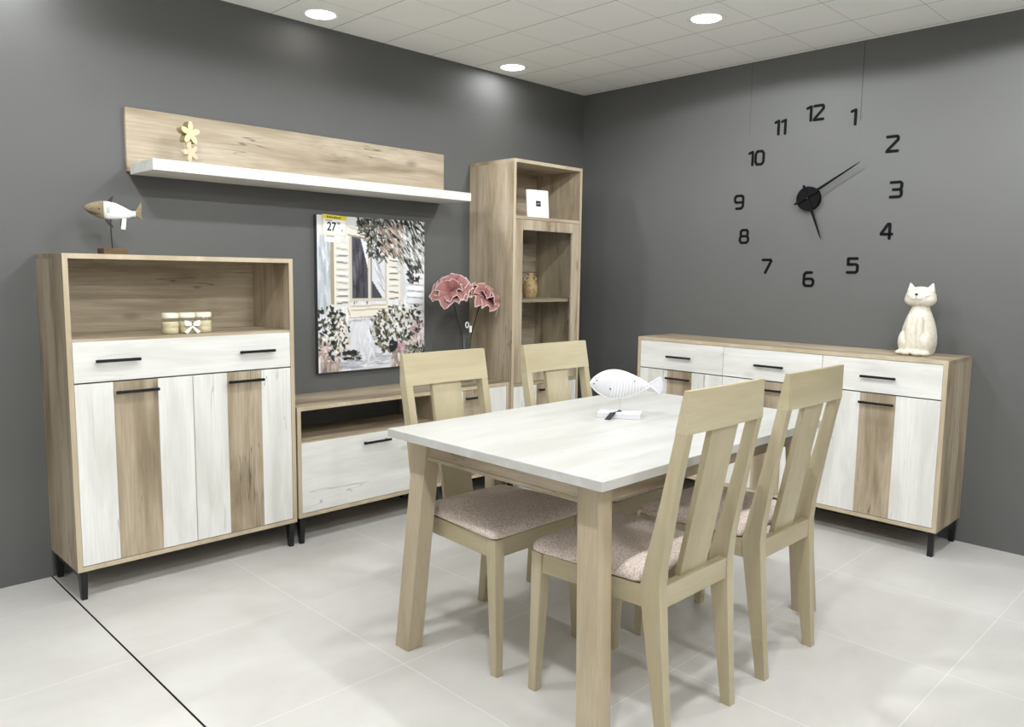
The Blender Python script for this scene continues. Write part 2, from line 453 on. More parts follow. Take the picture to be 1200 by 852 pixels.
leg_frames(tc, (x0 + 0.022, x1 - 0.022), DT, 0.112)

# sideboard on the right wall (local x runs away from the corner)
sb = thing('sideboard', 'long oak and white sideboard under the wall clock, three drawers over three striped doors', 'sideboard', (0, -1.5665, 0), -PI / 2)
L2 = 0.8205; x0, x1 = -L2, L2
shell(sb, x0, x1, 0.342, 0.114, 0.885); edges(sb, x0, x1, 0.342, 0.114, 0.885)
w = (x1 - x0 - 2 * T) / 3
for k in range(3):
    a = x0 + T + k * w; b = a + w; c = (a + b) / 2
    if k: panel(sb, 'divider_panel', a - T / 2, a + T / 2, -0.32, -0.011, 0.132, 0.867, 'oak_z')
    flat_front(sb, 'drawer', a, b, -0.342, 0.710, 0.866, (c,), 0.785)
    striped_door(sb, a, b, -0.342, 0.133, 0.707, c - 0.080, c + 0.080, 0.664)
leg_frames(sb, (x0 + 0.022, x1 - 0.022), 0.342, 0.114, False)

# wall shelf
ws = thing('wall_shelf', 'long wall shelf with oak back board and white plank, high on the left wall', 'shelf', (-2.0425, 0, 1.617))
MB().box(-0.8355, 0.8355, -0.020, -0.0005, 0.012, 0.268).obj('back_board', 'oak_x', ws)
MB().box(-0.824, 0.822, -0.265, -0.020, 0.0, 0.043).obj('shelf_board', 'white_x', ws)

# ------------------------------------------------------------------ dining table
tb = thing('dining_table', 'dining table with white plank top and splayed oak legs in the middle of the room', 'table', (-1.9157, -1.8391, 0), 0.0036)
a, b, zt = 0.6686, 0.4394, 0.7334
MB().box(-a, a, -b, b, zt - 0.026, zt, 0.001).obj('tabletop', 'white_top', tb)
fa, fb, ta, tb_, wx, wy = 0.6503, 0.4275, 0.6105, 0.3794, 0.0590, 0.0690
zl = zt - 0.0262
for sx in (-1, 1):
    for sy in (-1, 1):
        def ring(ox, oy, z):
            xs = sorted((sx * ox, sx * (ox - wx))); ys = sorted((sy * oy, sy * (oy - wy)))
            return [(xs[0], ys[0], z), (xs[1], ys[0], z), (xs[1], ys[1], z), (xs[0], ys[1], z)]
        MB().hexa(ring(fa, fb, 0), ring(ta, tb_, zl), 0.0012).obj('leg', 'table_z', tb)
za = zl - 0.062; ix, iy = ta - wx, tb_ - wy
for s in (-1, 1):
    e = sorted((s * (ta - 0.008), s * (ta - 0.028)))
    MB().box(e[0], e[1], -iy - 0.004, iy + 0.004, za, zl).box(*sorted((s * (ta - 0.006), s * (ta - 0.030))), -iy - 0.004, iy + 0.004, za - 0.004, za + 0.008, 0.0005).obj('end_apron', 'oak_y', tb)
    e = sorted((s * (tb_ - 0.008), s * (tb_ - 0.028)))
    MB().box(-ix - 0.004, ix + 0.004, e[0], e[1], za, zl).obj('side_apron', 'oak_x', tb)

# ------------------------------------------------------------------ chairs (local: front is +y)
def rrect(hw_f, hw_b, yb, yf, r, z, inset, n=6):
    """rounded trapezoid outline"""
    pts = []
    cs = [(-1, yb, hw_b, PI), (1, yb, hw_b, 1.5 * PI), (1, yf, hw_f, 0.0), (-1, yf, hw_f, 0.5 * PI)]
    for sx, y, hw, a0 in cs:
        sy = -1 if y == yb else 1
        rr = max(r - inset * 0.3, 0.004)
        cx, cy = sx * (hw - inset - rr), y - sy * (inset + rr)
        for k in range(n + 1):
            an = a0 + (PI / 2) * k / n
            pts.append((cx + rr * math.cos(an), cy + rr * math.sin(an), z))
    return pts
def make_chair(label):
    t = thing('dining_chair', label, 'chair', (0, 0, 0), 0, 'beech dining chairs')
    lay = [(0.010, 0.4325), (0.001, 0.438), (0.0, 0.448), (0.003, 0.457), (0.010, 0.465), (0.020, 0.471), (0.038, 0.4765), (0.070, 0.4805), (0.11, 0.483), (0.15, 0.484)]
    c = MB().stack([rrect(0.214, 0.186, -0.150, 0.226, 0.028, z, i) for i, z in lay]).obj('seat_cushion', 'fabric', t, True)
    zr0, zr1 = 0.374, 0.432
    # front legs
    for s in (-1, 1):
        def r(o, w, yf, d, z):
            xs = sorted((s * o, s * (o - w))); return [(xs[0], yf - d, z), (xs[1], yf - d, z), (xs[1], yf, z), (xs[0], yf, z)]
        MB().hexa(r(0.2035, 0.027, 0.232, 0.028, 0), r(0.207, 0.042, 0.222, 0.042, zr1), 0.0015).obj('front_leg', 'beech_z', t)
    # rear legs with stiles
    prof = [(-0.240, -0.210, 0.0, 0.1745, 0.027), (-0.222, -0.176, 0.22, 0.180, 0.031), (-0.211, -0.152, 0.395, 0.1855, 0.036), (-0.2085, -0.150, 0.435, 0.1865, 0.036), (-0.214, -0.164, 0.50, 0.187, 0.034), (-0.243, -0.207, 0.68, 0.1875, 0.030), (-0.2745, -0.242, 0.851, 0.188, 0.028)]
    for s in (-1, 1):
        rings = []
        for yb, yf, z, o, w in prof:
            xs = sorted((s * o, s * (o - w)))
            rings.append([(xs[0], yb, z), (xs[1], yb, z), (xs[1], yf, z), (xs[0], yf, z)])
        MB().stack(rings, 0.0015).obj('rear_leg', 'beech_z', t)
    # rails
    MB().box(-0.168, 0.168, 0.196, 0.218, zr0, zr1, 0.001).obj('front_rail', 'beech_x', t)
    MB().box(-0.152, 0.152, -0.206, -0.180, zr0 + 0.002, zr1 + 0.004, 0.001).obj('rear_rail', 'beech_x', t)
    for s in (-1, 1):
        q = lambda z: [(s * 0.2025, 0.184, z), (s * 0.1825, 0.184, z), (s * 0.1605, -0.158, z), (s * 0.1825, -0.158, z)]
        MB().hexa(q(zr0)[::s], q(zr1)[::s], 0.001).obj('side_rail', 'beech_y', t)
    # top rail: wedge, thin at the top
    hw = 0.1885
    def rail(y0, y1, z, cz=0.0):
        n = 10; pts = []
        for k in range(n + 1):
            u = -1 + 2 * k / n; pts.append((u * hw, y0 - 0.005 * (1 - u * u), z + cz * (1 - u * u)))
        for k in range(n, -1, -1):
            u = -1 + 2 * k / n; pts.append((u * hw, y1 - 0.005 * (1 - u * u), z + cz * (1 - u * u)))
        return pts
    MB().stack([rail(-0.276, -0.240, 0.849), rail(-0.276, -0.262, 0.957)], 0.002).obj('top_rail', 'beech_x', t)
    # back slat
    MB().hexa([(-0.066, -0.190, 0.428), (0.066, -0.190, 0.428), (0.066, -0.174, 0.428), (-0.066, -0.174, 0.428)],
              [(-0.066, -0.2715, 0.852), (0.066, -0.2715, 0.852), (0.066, -0.2545, 0.852), (-0.066, -0.2545, 0.852)], 0.0015).obj('back_slat', 'beech_z', t)
    return t
ch = make_chair('beech dining chair at the near side of the table, beside the foremost table leg')
ch.location = (-2.240, -2.140, 0)
dup(ch, (-1.712, -2.140, 0), 0, 'beech dining chair on the near side of the table, in front of the long sideboard')
dup(ch, (-2.268, -1.570, 0), PI, 'beech dining chair on the far table side, before the low tv bench')
dup(ch, (-1.682, -1.570, 0), PI, 'beech dining chair on the far table side, before the tall glass cabinet')

# ------------------------------------------------------------------ wall clock
ck = thing('wall_clock', 'large black stick-on wall clock with loose numerals around a round centre', 'clock', (0, -1.569, 1.647), -PI / 2)
def ribbon(name, lines, cx, cz, w, h, par, th=0.003, t=0.0138, skew=0.0):
    m = MB()
    for ln in lines:
        P = [Vector((cx + (x - 0.5) * w + (z - 0.5) * skew * w, 0, cz + (z - 0.5) * h)) for x, z in ln]
        for p, q in zip(P, P[1:]):
            dv_ = (q - p); ll = dv_.length; ux = dv_ / ll; nx = Vector((-ux.z, 0, ux.x)) * t / 2
            m.hexa([tuple(v) for v in ((p - nx).xyz, (q - nx).xyz, (q + nx).xyz, (p + nx).xyz)],
                   [(v.x, -th, v.z) for v in ((p - nx), (q - nx), (q + nx), (p + nx))])
        for p in P:
            k = 12
            m.stack([[(p.x + t / 2 * math.cos(2 * PI * i / k), 0, p.z + t / 2 * math.sin(2 * PI * i / k)) for i in range(k)],
                     [(p.x + t / 2 * math.cos(2 * PI * i / k), -th - 0.0001, p.z + t / 2 * math.sin(2 * PI * i / k)) for i in range(k)]])
    return m.obj(name, 'black_matte', par)
DIG = {'0': [[(.2, 0), (.8, 0), (1, .2), (1, .8), (.8, 1), (.2, 1), (0, .8), (0, .2), (.2, 0)]],
       '1': [[(.15, .92), (.55, 1), (.55, 0)]],
       '2': [[(0, 1), (.9, 1), (1, .92), (1, .75), (.1, .12), (0, 0), (1, 0)]],
       '3': [[(0, 1), (.85, 1), (1, .9), (1, .62), (.85, .5), (1, .38), (1, .1), (.85, 0), (0, 0)], [(.25, .5), (.85, .5)]],
       '4': [[(.78, 0), (.78, 1), (.6, 1), (0, .36), (0, .3), (1, .3)]],
       '5': [[(.95, 1), (.05, 1), (.05, .58), (.85, .58), (1, .48), (1, .1), (.85, 0), (0, 0)]],
       '6': [[(.8, 1), (.2, 1), (0, .82), (0, .14), (.15, 0), (.85, 0), (1, .14), (1, .4), (.85, .52), (.05, .52)]],
       '7': [[(0, 1), (.9, 1), (1, .92), (.35, 0)]],
       '8': [[(.2, 0), (.8, 0), (1, .14), (1, .38), (.82, .52), (.92, .62), (.92, .88), (.78, 1), (.22, 1), (.08, .88), (.08, .62), (.18, .52), (0, .38), (0, .14), (.2, 0)], [(.18, .52), (.82, .52)]],
       '9': [[(.2, 0), (.8, 0), (1, .18), (1, .86), (.85, 1), (.15, 1), (0, .86), (0, .6), (.15, .48), (.95, .48)]]}
NUM = {12: (-1.586, 2.085), 1: (-1.779, 2.038), 2: (-1.968, 1.887), 3: (-1.999, 1.667), 4: (-1.968, 1.467), 5: (-1.812, 1.300),
       6: (-1.586, 1.228), 7: (-1.345, 1.295), 8: (-1.200, 1.461), 9: (-1.159, 1.652), 10: (-1.260, 1.886), 11: (-1.393, 2.035)}
for n, (yy, zz) in NUM.items():
    cx, cz = -(yy + 1.569), zz - 1.647
    s = str(n); wd, gap, hh = 0.050, 0.016, 0.070
    if n == 11: lines = [[(-.25, .9), (.12, 1), (.12, 0)], [(.5, .9), (.88, 1), (.88, 0)]]
    elif n in (10, 12):
        lines = [[(-.5, .9), (-.1, 1), (-.1, 0)]] + [[(.25 + x * .95, z) for x, z in l] for l in DIG[s[1]]]
    else: lines = DIG[s]
    if n == 12: cx -= 0.006
    ribbon('numeral', lines, cx, cz, wd, hh, ck)
k = 40
MB().stack([[(0.062 * math.cos(2 * PI * i / k), y, 0.062 * math.sin(2 * PI * i / k)) for i in range(k)] for y in (-0.0005, -0.028)], 0.003).obj('hub', 'black_matte', ck)
def hand(name, tip, tail, y, w):
    tip = Vector((tip[0], 0, tip[1])); tail = Vector((tail[0], 0, tail[1])); u = (tip - tail).normalized(); nn = Vector((-u.z, 0, u.x))
    L = (tip - tail).length
    prof = [(0, .35), (.03, .9), (.08, .8), (.22, .75), (.32, 1.0), (.55, .75), (.9, .4), (1, .12)]
    up = [tail + u * L * a_ + nn * w * b_ for a_, b_ in prof]; dn = [tail + u * L * a_ - nn * w * b_ for a_, b_ in prof][::-1]
    MB().stack([[(p.x, yy, p.z) for p in up + dn] for yy in (y, y - 0.003)]).obj(name, 'black_matte', ck)
hand('minute_hand', (0.262, 0.163), (-0.068, -0.030), -0.034, 0.0075)
hand('hour_hand', (0.083, -0.212), (-0.025, 0.070), -0.030, 0.0085)
pin = MB().lathe([(0.004, 0), (0.004, 0.012), (0.001, 0.013)], 12).obj('hub_pin', 'steel', ck)
pin.rotation_euler = (PI / 2, 0, 0); pin.location = (0, -0.026, 0)

# ------------------------------------------------------------------ cat ornament
ct = thing('cat_ornament', 'cream ceramic cat ornament sitting upright at the right end of the sideboard', 'ornament', (-0.155, -2.197, 0.885), -PI / 2 - 0.05)
m = MB()
body = [(0.001, 0.0), (0.062, 0.0), (0.072, 0.02), (0.078, 0.055), (0.077, 0.09), (0.070, 0.13), (0.058, 0.17), (0.044, 0.205), (0.036, 0.225), (0.034, 0.24), (0.001, 0.242)]
m.lathe(body, 40, (0, 0.004, 0), 1.0, 0.92)
m.ball((0, -0.004, 0.268), (0.066, 0.054, 0.049), 28)
for s in (-1, 1): m.ball((s * 0.024, -0.006, 0.257), (0.045, 0.045, 0.034), 20)
for s in (-1, 1):
    m.ball((s * 0.022, -0.052, 0.10), (0.019, 0.020, 0.092), 20)                     # front legs
    m.ball((s * 0.024, -0.072, 0.013), (0.025, 0.026, 0.014), 18)                     # front paws
    m.ball((s * 0.046, -0.022, 0.062), (0.032, 0.050, 0.058), 20)                     # haunches
    m.ball((s * 0.054, -0.056, 0.012), (0.022, 0.030, 0.013), 18)                     # hind paws
    base = [(s * 0.060, -0.014), (s * 0.013, -0.018), (s * 0.015, 0.012), (s * 0.058, 0.014)]
    m.hexa([(x, y, 0.292) for x, y in base], [(s * 0.050 + (x - s * 0.036) * 0.14, -0.002 + y * 0.14, 0.334) for x, y in base], 0.003)
cat = m.obj('body', 'cat', ct, True)
md = cat.modifiers.new('merge', 'REMESH'); md.mode = 'VOXEL'; md.voxel_size = 0.0028; md.use_smooth_shade = True
sm = cat.modifiers.new('soften', 'SMOOTH'); sm.iterations = 5; sm.factor = 0.5
MB().ball((0, -0.0575, 0.281), (0.0068, 0.0045, 0.0052), 14).obj('nose', 'ink', ct, True)
def face_pt(x, z):   # a point just proud of the head's surface
    q = 1 - (x / 0.066) ** 2 - ((z - 0.268) / 0.049) ** 2
    return (x, -0.0045 - 0.054 * math.sqrt(max(q, 0.02)), z)
m = MB()
m.tube([face_pt(0, 0.276), face_pt(0, 0.262)], 0.0010, 6)
m.tube([face_pt(-0.026 + 0.0052 * i, 0.257 + 0.006 * ((i - 2.5) / 2.5) ** 2) for i in range(6)], 0.0010, 6)
m.tube([face_pt(0.0 + 0.0052 * i, 0.257 + 0.006 * ((i - 2.5) / 2.5) ** 2) for i in range(6)], 0.0010, 6)
m.obj('mouth_line', 'grey_ink', ct)
m = MB()
for s in (-1, 1):
    for z0, dz in ((0.270, 0.006), (0.263, 0.0), (0.257, -0.006)):
        m.tube([face_pt(s * (0.034 + 0.005 * i), z0 + dz * i / 4) for i in range(5)], 0.0010, 6)
m.obj('whiskers', 'grey_ink', ct)

# ------------------------------------------------------------------ white fish ornament on the table
ft = thing('fish_ornament', 'white wire-wrapped fish ornament on a small white block, standing on the dining table', 'ornament', (-1.850, -1.770, 0.7334), -1.04)
MB().box(-0.076, 0.076, -0.036, 0.036, 0.0, 0.021, 0.0015).obj('base_block', 'distressed', ft)
MB().tube([(0, 0, 0.018), (0.001, 0, 0.075)], 0.0016, 8).obj('rod', 'pale_rod', ft)
zc = 0.117; xl, xr_ = -0.106, 0.102
def hgt(x):
    u = (x - xl) / (xr_ - xl); return 0.0485 * max(math.sin(PI * min(u ** 0.78, 1.0)), 0.0) ** 0.92 + 0.0005
N = 40
def ring_b(x, k=28, g=0.0):
    h = hgt(x) + g; th = 0.30 * h + 0.003
    return [(x, th * math.cos(2 * PI * i / k), zc + h * math.sin(2 * PI * i / k)) for i in range(k)]
m = MB(); m.stack([ring_b(xl + (xr_ - xl) * (i + .3) / (N + .6)) for i in range(N + 1)])
fbody = m.obj('body', 'distressed', ft, True)
m = MB()
for i in range(12):
    x = xl + 0.070 + i * 0.0105
    ring_ = [(p[0] + 0.010 * math.cos((p[2] - zc) / 0.05 * 1.3), p[1], p[2]) for p in ring_b(x, 28, 0.0008)]
    m.tube(ring_, 0.0016, 6, True)
m.obj('wire_wrap', 'white_paint', fbody, True)
m = MB(); top = [(xl + (xr_ - xl) * i / 30, 0, zc + hgt(xl + (xr_ - xl) * i / 30)) for i in range(31)]
bot = [(p[0], 0, 2 * zc - p[2]) for p in top][::-1]
m.tube(top + bot[1:-1], 0.0042, 8, True)
m.obj('outline_wire', 'white_paint', fbody, True)
tail = [(0.090, 0.0), (0.112, 0.010), (0.138, 0.029), (0.144, 0.010), (0.143, -0.012), (0.137, -0.030), (0.112, -0.010)]
tl = MB(); tl.tube([(x, 0, zc + 0.004 + z) for x, z in tail], 0.0042, 8, True)
tl.prism([(x, zc + 0.004 + z * .9) for x, z in tail], -0.0022, 0.0022)
tl.obj('tail', 'distressed', ft, False)
m = MB()
for ex, ez in ((-0.082, 0.012), (-0.092, 0.0), (0.050, 0.016)): m.ball((ex, -0.30 * hgt(ex) * math.sqrt(max(0, 1 - (ez / hgt(ex)) ** 2)) - 0.003, zc + ez), (0.0028, 0.002, 0.0022), 10)
m.obj('dark_specks', 'ink', ft)
tg = thing('swing_tag', 'small black swing tag on a string at the foot of the table fish', 'tag', (-1.850, -1.770, 0.7334), -1.04)
def slab(name, pts, lift, th, mat):
    nrm = (Vector(pts[1]) - Vector(pts[0])).cross(Vector(pts[2]) - Vector(pts[0])).normalized()
    if nrm.z < 0: nrm = -nrm
    MB().hexa([tuple(Vector(p) + nrm * lift) for p in pts], [tuple(Vector(p) + nrm * (lift + th)) for p in pts]).obj(name, mat, tg)
slab('tag_card', [(-0.044, -0.066, 0.0006), (-0.024, -0.070, 0.0006), (-0.008, -0.0375, 0.0215), (-0.028, -0.0375, 0.0215)], 0.0, 0.001, 'ink')
slab('print', [(-0.0335, -0.060, 0.0044), (-0.0275, -0.0612, 0.0044), (-0.0165, -0.0440, 0.0160), (-0.0225, -0.0440, 0.0160)], 0.0008, 0.0006, 'tag_grey')
m = MB(); m.tube([(-0.018, -0.038, 0.0225), (-0.010, -0.022, 0.0225), (-0.003, -0.007, 0.0225)], 0.0012, 6)
m.tube([(0.0055 * math.cos(q), 0.0055 * math.sin(q), 0.0232) for q in np.linspace(0, 2 * PI, 16)[:-1]], 0.0020, 6, True)
m.obj('string', 'ink', tg)

# ------------------------------------------------------------------ driftwood fish on the highboard
hf = thing('fish_sculpture', 'wooden fish sculpture with white body on a rod, standing on the tall cabinet', 'ornament', (-3.000, -0.185, 1.286), 0)
MB().box(-0.044, 0.044, -0.036, 0.036, 0, 0.024, 0.002).obj('base_block', 'block', hf)
MB().tube([(0, 0, 0.02), (-0.003, 0, 0.09), (-0.002, 0, 0.142)], 0.0022, 8).obj('rod', 'steel', hf)
fr = bpy.data.objects.new('fish_body', None)
AX = -0.42
rotf = Matrix.Rotation(AX, 3, 'Z')
def fpt(p): v = rotf @ Vector((p[0] * 0.84, p[1] * 0.9, 0.168 + (p[2] - 0.168) * 0.95)); return (v.x, v.y, v.z)
def fring(x, zc_, h, th, k=24): return [fpt((x, th * math.cos(2 * PI * i / k), zc_ + h * math.sin(2 * PI * i / k))) for i in range(k)]
bz = 0.168
prof = [(-0.028, 0.003, .0355, .020), (-0.01, 0.0015, .0360, .021), (0.02, -0.001, .0325, .020), (0.05, -0.006, .0245, .016), (0.075, -0.010, .016, .011), (0.092, -0.010, .0095, .007), (0.102, -0.009, .006, .005)]
m = MB(); m.stack([fring(x, bz + z, h, th) for x, z, h, th in prof]); fbd = m.obj('body', 'white_paint', hf, True)
prof = [(-0.112, 0.010, .002, .002), (-0.104, 0.009, .010, .008), (-0.088, 0.007, .020, .014), (-0.064, 0.005, .030, .018), (-0.042, 0.004, .035, .020), (-0.0275, 0.003, .0362, .0205)]
m = MB(); m.stack([fring(x, bz + z, h, th) for x, z, h, th in prof]); hd = m.obj('head', 'drift', hf, True)
m = MB(); m.tube([fpt((-0.100, -0.0135, bz - 0.002)), fpt((-0.082, -0.0185, bz - 0.009)), fpt((-0.060, -0.021, bz - 0.014)), fpt((-0.044, -0.0215, bz - 0.014))], [0.001, 0.0026, 0.003, 0.001], 8)
m.obj('mouth', 'fin', hd)
m = MB(); m.ball(fpt((-0.046, -0.0205, bz + 0.006)), (0.003, 0.003, 0.003), 10); m.obj('eye', 'ink', hd)
def fin(name, poly, th, mat='fin', y=0.0):
    m = MB(); m.stack([[fpt((x, y - th, bz + z)) for x, z in poly], [fpt((x, y + th, bz + z)) for x, z in poly]]); return m.obj(name, mat, hf)
fin('dorsal_fin', [(-0.016, 0.032), (0.004, 0.030), (0.008, 0.045), (0.014, 0.058), (0.004, 0.056), (-0.008, 0.045)], 0.003)
fin('pelvic_fin', [(-0.030, -0.028), (-0.012, -0.034), (0.004, -0.056), (0.012, -0.070), (-0.008, -0.060), (-0.022, -0.046)], 0.003)
fin('rear_fin', [(0.040, -0.028), (0.050, -0.028), (0.047, -0.050), (0.036, -0.062)], 0.003)
fin('tail_fin', [(0.098, -0.002), (0.106, 0.008), (0.118, 0.026), (0.126, 0.040), (0.128, 0.016), (0.124, -0.006), (0.130, -0.032), (0.116, -0.022), (0.104, -0.014), (0.098, -0.014)], 0.003, 'drift')
m = MB()
for xx in (0.088, 0.094, 0.100): m.tube([fpt((xx, 0.0085 * math.cos(q), bz - 0.0095 + 0.0105 * math.sin(q))) for q in np.linspace(0, 2 * PI, 16)[:-1]], 0.0018, 6, True)
m.obj('tail_binding', 'paper', hf)
m = MB()
for i in range(4): m.box(-0.016 + 0.0032 * i, -0.0142 + 0.0032 * i, -0.0005, 0.0, -0.012, 0.012, 0)
pr = m.obj('printed_bars', 'tag_grey', fbd); pr.location = fpt((0.004, -0.0215, bz + 0.002)); pr.rotation_euler = (0, 0, AX)
m = MB(); m.hexa([fpt((0.046, -0.012, bz - 0.030)), fpt((0.064, -0.012, bz - 0.028)), fpt((0.064, -0.0135, bz - 0.028)), fpt((0.046, -0.0135, bz - 0.030))][::-1],
                 [fpt((0.040, -0.012, bz - 0.072)), fpt((0.058, -0.012, bz - 0.074)), fpt((0.058, -0.0135, bz - 0.074)), fpt((0.040, -0.0135, bz - 0.072))][::-1])
m.tube([fpt((0.055, -0.0125, bz - 0.030)), fpt((0.058, -0.016, bz - 0.016))], 0.0006, 6)
tag(m.obj('price_tag', 'paper'), 'small blank white paper tag hanging under the tail of the wooden fish', 'tag').location = hf.location
# ------------------------------------------------------------------ wooden flower on the wall shelf
wf = thing('flower_ornament', 'small pale wooden flower cut-out ornament standing on the high wall shelf', 'ornament', (-2.668, -0.150, 1.660), 0.30)
def petals(n, r0, lr, wr, cz, rot0, y0, y1):
    m = MB()
    for i in range(n):
        an = rot0 + 2 * PI * i / n; ux, uz = math.cos(an), math.sin(an)
        P = []
        for q in range(20):
            a_ = 2 * PI * q / 20; x_ = r0 + lr * math.cos(a_); y_ = wr * math.sin(a_)
            P.append((ux * x_ - uz * y_, cz + uz * x_ + ux * y_))
        m.prism(P, y0, y1)
    P = [(0.014 * math.cos(2 * PI * q / 20), cz + 0.014 * math.sin(2 * PI * q / 20)) for q in range(20)]
    m.prism(P, y0 - .0002, y1 + .0002); return m
fl = petals(5, 0.026, 0.021, 0.0125, 0.133, PI / 2, 0.0, 0.030).obj('blossom', 'wood_rim', wf)
petals(5, 0.026, 0.021, 0.0123, 0.133, PI / 2, -0.0008, -0.0001).obj('blossom_face', 'pale_wood', fl)
lo = petals(5, 0.022, 0.018, 0.0105, 0.056, PI / 2 + 0.35, 0.0, 0.018).obj('lower_blossom', 'pale_wood2', wf)
MB().box(-0.006, 0.006, 0.004, 0.016, 0.012, 0.100, 0.001).obj('stick', 'pale_wood2', wf)
MB().box(-0.034, 0.026, -0.006, 0.026, 0, 0.015, 0.001).obj('base_block', 'pale_wood2', wf)

# ------------------------------------------------------------------ candle jars in the niche
names = ['left', 'middle', 'right']
labs = ['cream candle jar with pale lid in the cabinet niche, left of the bow', 'cream candle jar in the cabinet niche, middle one behind the white bow', 'cream candle jar with pale lid in the cabinet niche, right of the bow']
jar0 = None
for i in range(3):
    p = (-2.822 + 0.068 * i, -0.262 + 0.003 * i, 0.978)
    if jar0 is None:
        jar0 = thing('candle_jar', labs[0], 'candle jar', p, 0, 'candle jars in the cabinet niche')
        MB().lathe([(0.001, 0.0), (0.030, 0.0), (0.0325, 0.005), (0.0325, 0.022), (0.0305, 0.025), (0.0325, 0.028), (0.0325, 0.044), (0.030, 0.049), (0.001, 0.049)], 28).obj('wax', 'candle', jar0, True)
        MB().lathe([(0.0332, 0.0005), (0.0332, 0.050), (0.029, 0.058), (0.029, 0.062)], 28).obj('glass', 'clear', jar0, True)
        MB().lathe([(0.001, 0.0625), (0.0315, 0.0625), (0.0325, 0.065), (0.0325, 0.080), (0.030, 0.083), (0.001, 0.083)], 28).obj('lid', 'lid', jar0, True)
    else: dup(jar0, p, 0, labs[i])
bw = thing('ribbon_bow', 'white ribbon bow with two black dots, tied in front of the candle jars', 'bow', (-2.750, -0.302, 0.978), -0.2)
m = MB()
for s in (-1, 1):
    m.prism([(0, 0.036), (s * 0.012, 0.050), (s * 0.028, 0.054), (s * 0.030, 0.042), (s * 0.026, 0.032), (s * 0.010, 0.031)][::s], -0.006, 0.004, 0.002)
m.obj('loop', 'ribbon', bw)
for s in (-1, 1):
    MB().prism([(0.0, 0.036), (s * 0.004, 0.030), (s * 0.032, 0.008), (s * 0.022, 0.002), (s * 0.018, 0.000), (-s * 0.004, 0.031)][::s], -0.004, 0.002, 0.0005).obj('ribbon_tail', 'ribbon', bw)
for z in (0.047, 0.037): MB().ball((0, -0.007, z), (0.003, 0.002, 0.003), 10).obj('dot', 'ink', bw)

# ------------------------------------------------------------------ objects in the tall cabinet
pf = thing('photo_frame', 'small white photo frame with black centre label in the top niche of the corner cabinet', 'photo frame', (-0.757, -0.320, 1.554), -0.18)
m = MB()
fwid, fh = 0.148, 0.158
m.box(-fwid / 2, fwid / 2, -0.008, 0.008, 0.0, fh, 0.002)
for i in range(16):
    for s in (-1, 1): m.ball((s * fwid / 2, 0, 0.006 + i * (fh - 0.012) / 15), (0.0045, 0.006, 0.0045), 8)
f_ = m.obj('frame', 'white_paint', pf); f_.rotation_euler = (-0.10, 0, 0)
MB().box(-0.062, 0.062, -0.0088, -0.0078, 0.012, fh - 0.012, 0).obj('insert', 'paper', f_)
MB().box(-0.017, 0.017, -0.0096, -0.0088, 0.064, 0.096, 0).obj('label', 'ink', f_)
m = MB()
for i, w_ in enumerate((0.005, 0.004, 0.006, 0.005)): m.box(-0.012 + i * 0.0065, -0.012 + i * 0.0065 + w_ * .8, -0.0100, -0.0096, 0.077, 0.083, 0)
m.obj('print', 'tag_grey', f_)
MB().hexa([(-0.02, 0.044, 0.0005), (0.02, 0.044, 0.0005), (0.02, 0.048, 0.0005), (-0.02, 0.048, 0.0005)], [(-0.015, 0.018, 0.11), (0.015, 0.018, 0.11), (0.015, 0.022, 0.11), (-0.015, 0.022, 0.11)]).obj('stand', 'paper', pf)

jg = thing('jug', 'small sandy clay jug with two handles on the shelf behind the glass door', 'jug', (-0.652, -0.165, 1.092))
MB().lathe([(0.001, 0), (0.031, 0), (0.036, 0.008), (0.042, 0.03), (0.0445, 0.055), (0.043, 0.080), (0.034, 0.100), (0.020, 0.111), (0.0165, 0.122), (0.017, 0.138), (0.021, 0.148), (0.018, 0.150), (0.014, 0.140), (0.001, 0.138)], 32).obj('body', 'jug', jg, True)
for s in (-1, 1):
    MB().tube([(s * (0.016 + 0.022 * math.sin(q) ** 0.8), -s * 0.012 * math.sin(q), 0.134 - 0.036 * (q / PI)) for q in np.linspace(0.0, PI, 12)], 0.0048, 8).obj('handle', 'jug', jg, True)
m = MB()
for z, ph in ((0.036, 0), (0.062, 1.2)):
    m.tube([(0.0438 * math.cos(q), 0.0438 * math.sin(q), z + 0.008 * math.sin(4 * q + ph)) for q in np.linspace(0, 2 * PI, 48)[:-1]], 0.0022, 6, True)
m.obj('relief_band', 'jug', jg, True)
po = thing('vase', 'little cream and brown pot low behind the glass door, mostly hidden by a chair', 'pot', (-0.820, -0.270, 0.621))
MB().lathe([(0.001, 0), (0.030, 0), (0.044, 0.03), (0.048, 0.07), (0.040, 0.11), (0.026, 0.135), (0.026, 0.15), (0.032, 0.165), (0.027, 0.166), (0.02, 0.15), (0.001, 0.14)], 28).obj('body', 'weave', po, True)
MB().lathe([(0.033, 0.160), (0.036, 0.166), (0.033, 0.172), (0.026, 0.168)], 28).obj('rim', 'lid', po, True)

# ------------------------------------------------------------------ glass vase with two pink foam flowers
gv = thing('glass_vase', 'slim clear glass vase holding the pink flowers on the tv bench', 'vase', (-1.185, -0.185, 0.631))
MB().lathe([(0.001, 0.0), (0.042, 0.0), (0.043, 0.006), (0.036, 0.02), (0.033, 0.10), (0.034, 0.24), (0.037, 0.285), (0.0345, 0.285), (0.0315, 0.24), (0.0305, 0.10), (0.032, 0.03), (0.001, 0.018)], 32).obj('glass_body', 'clear', gv, True)

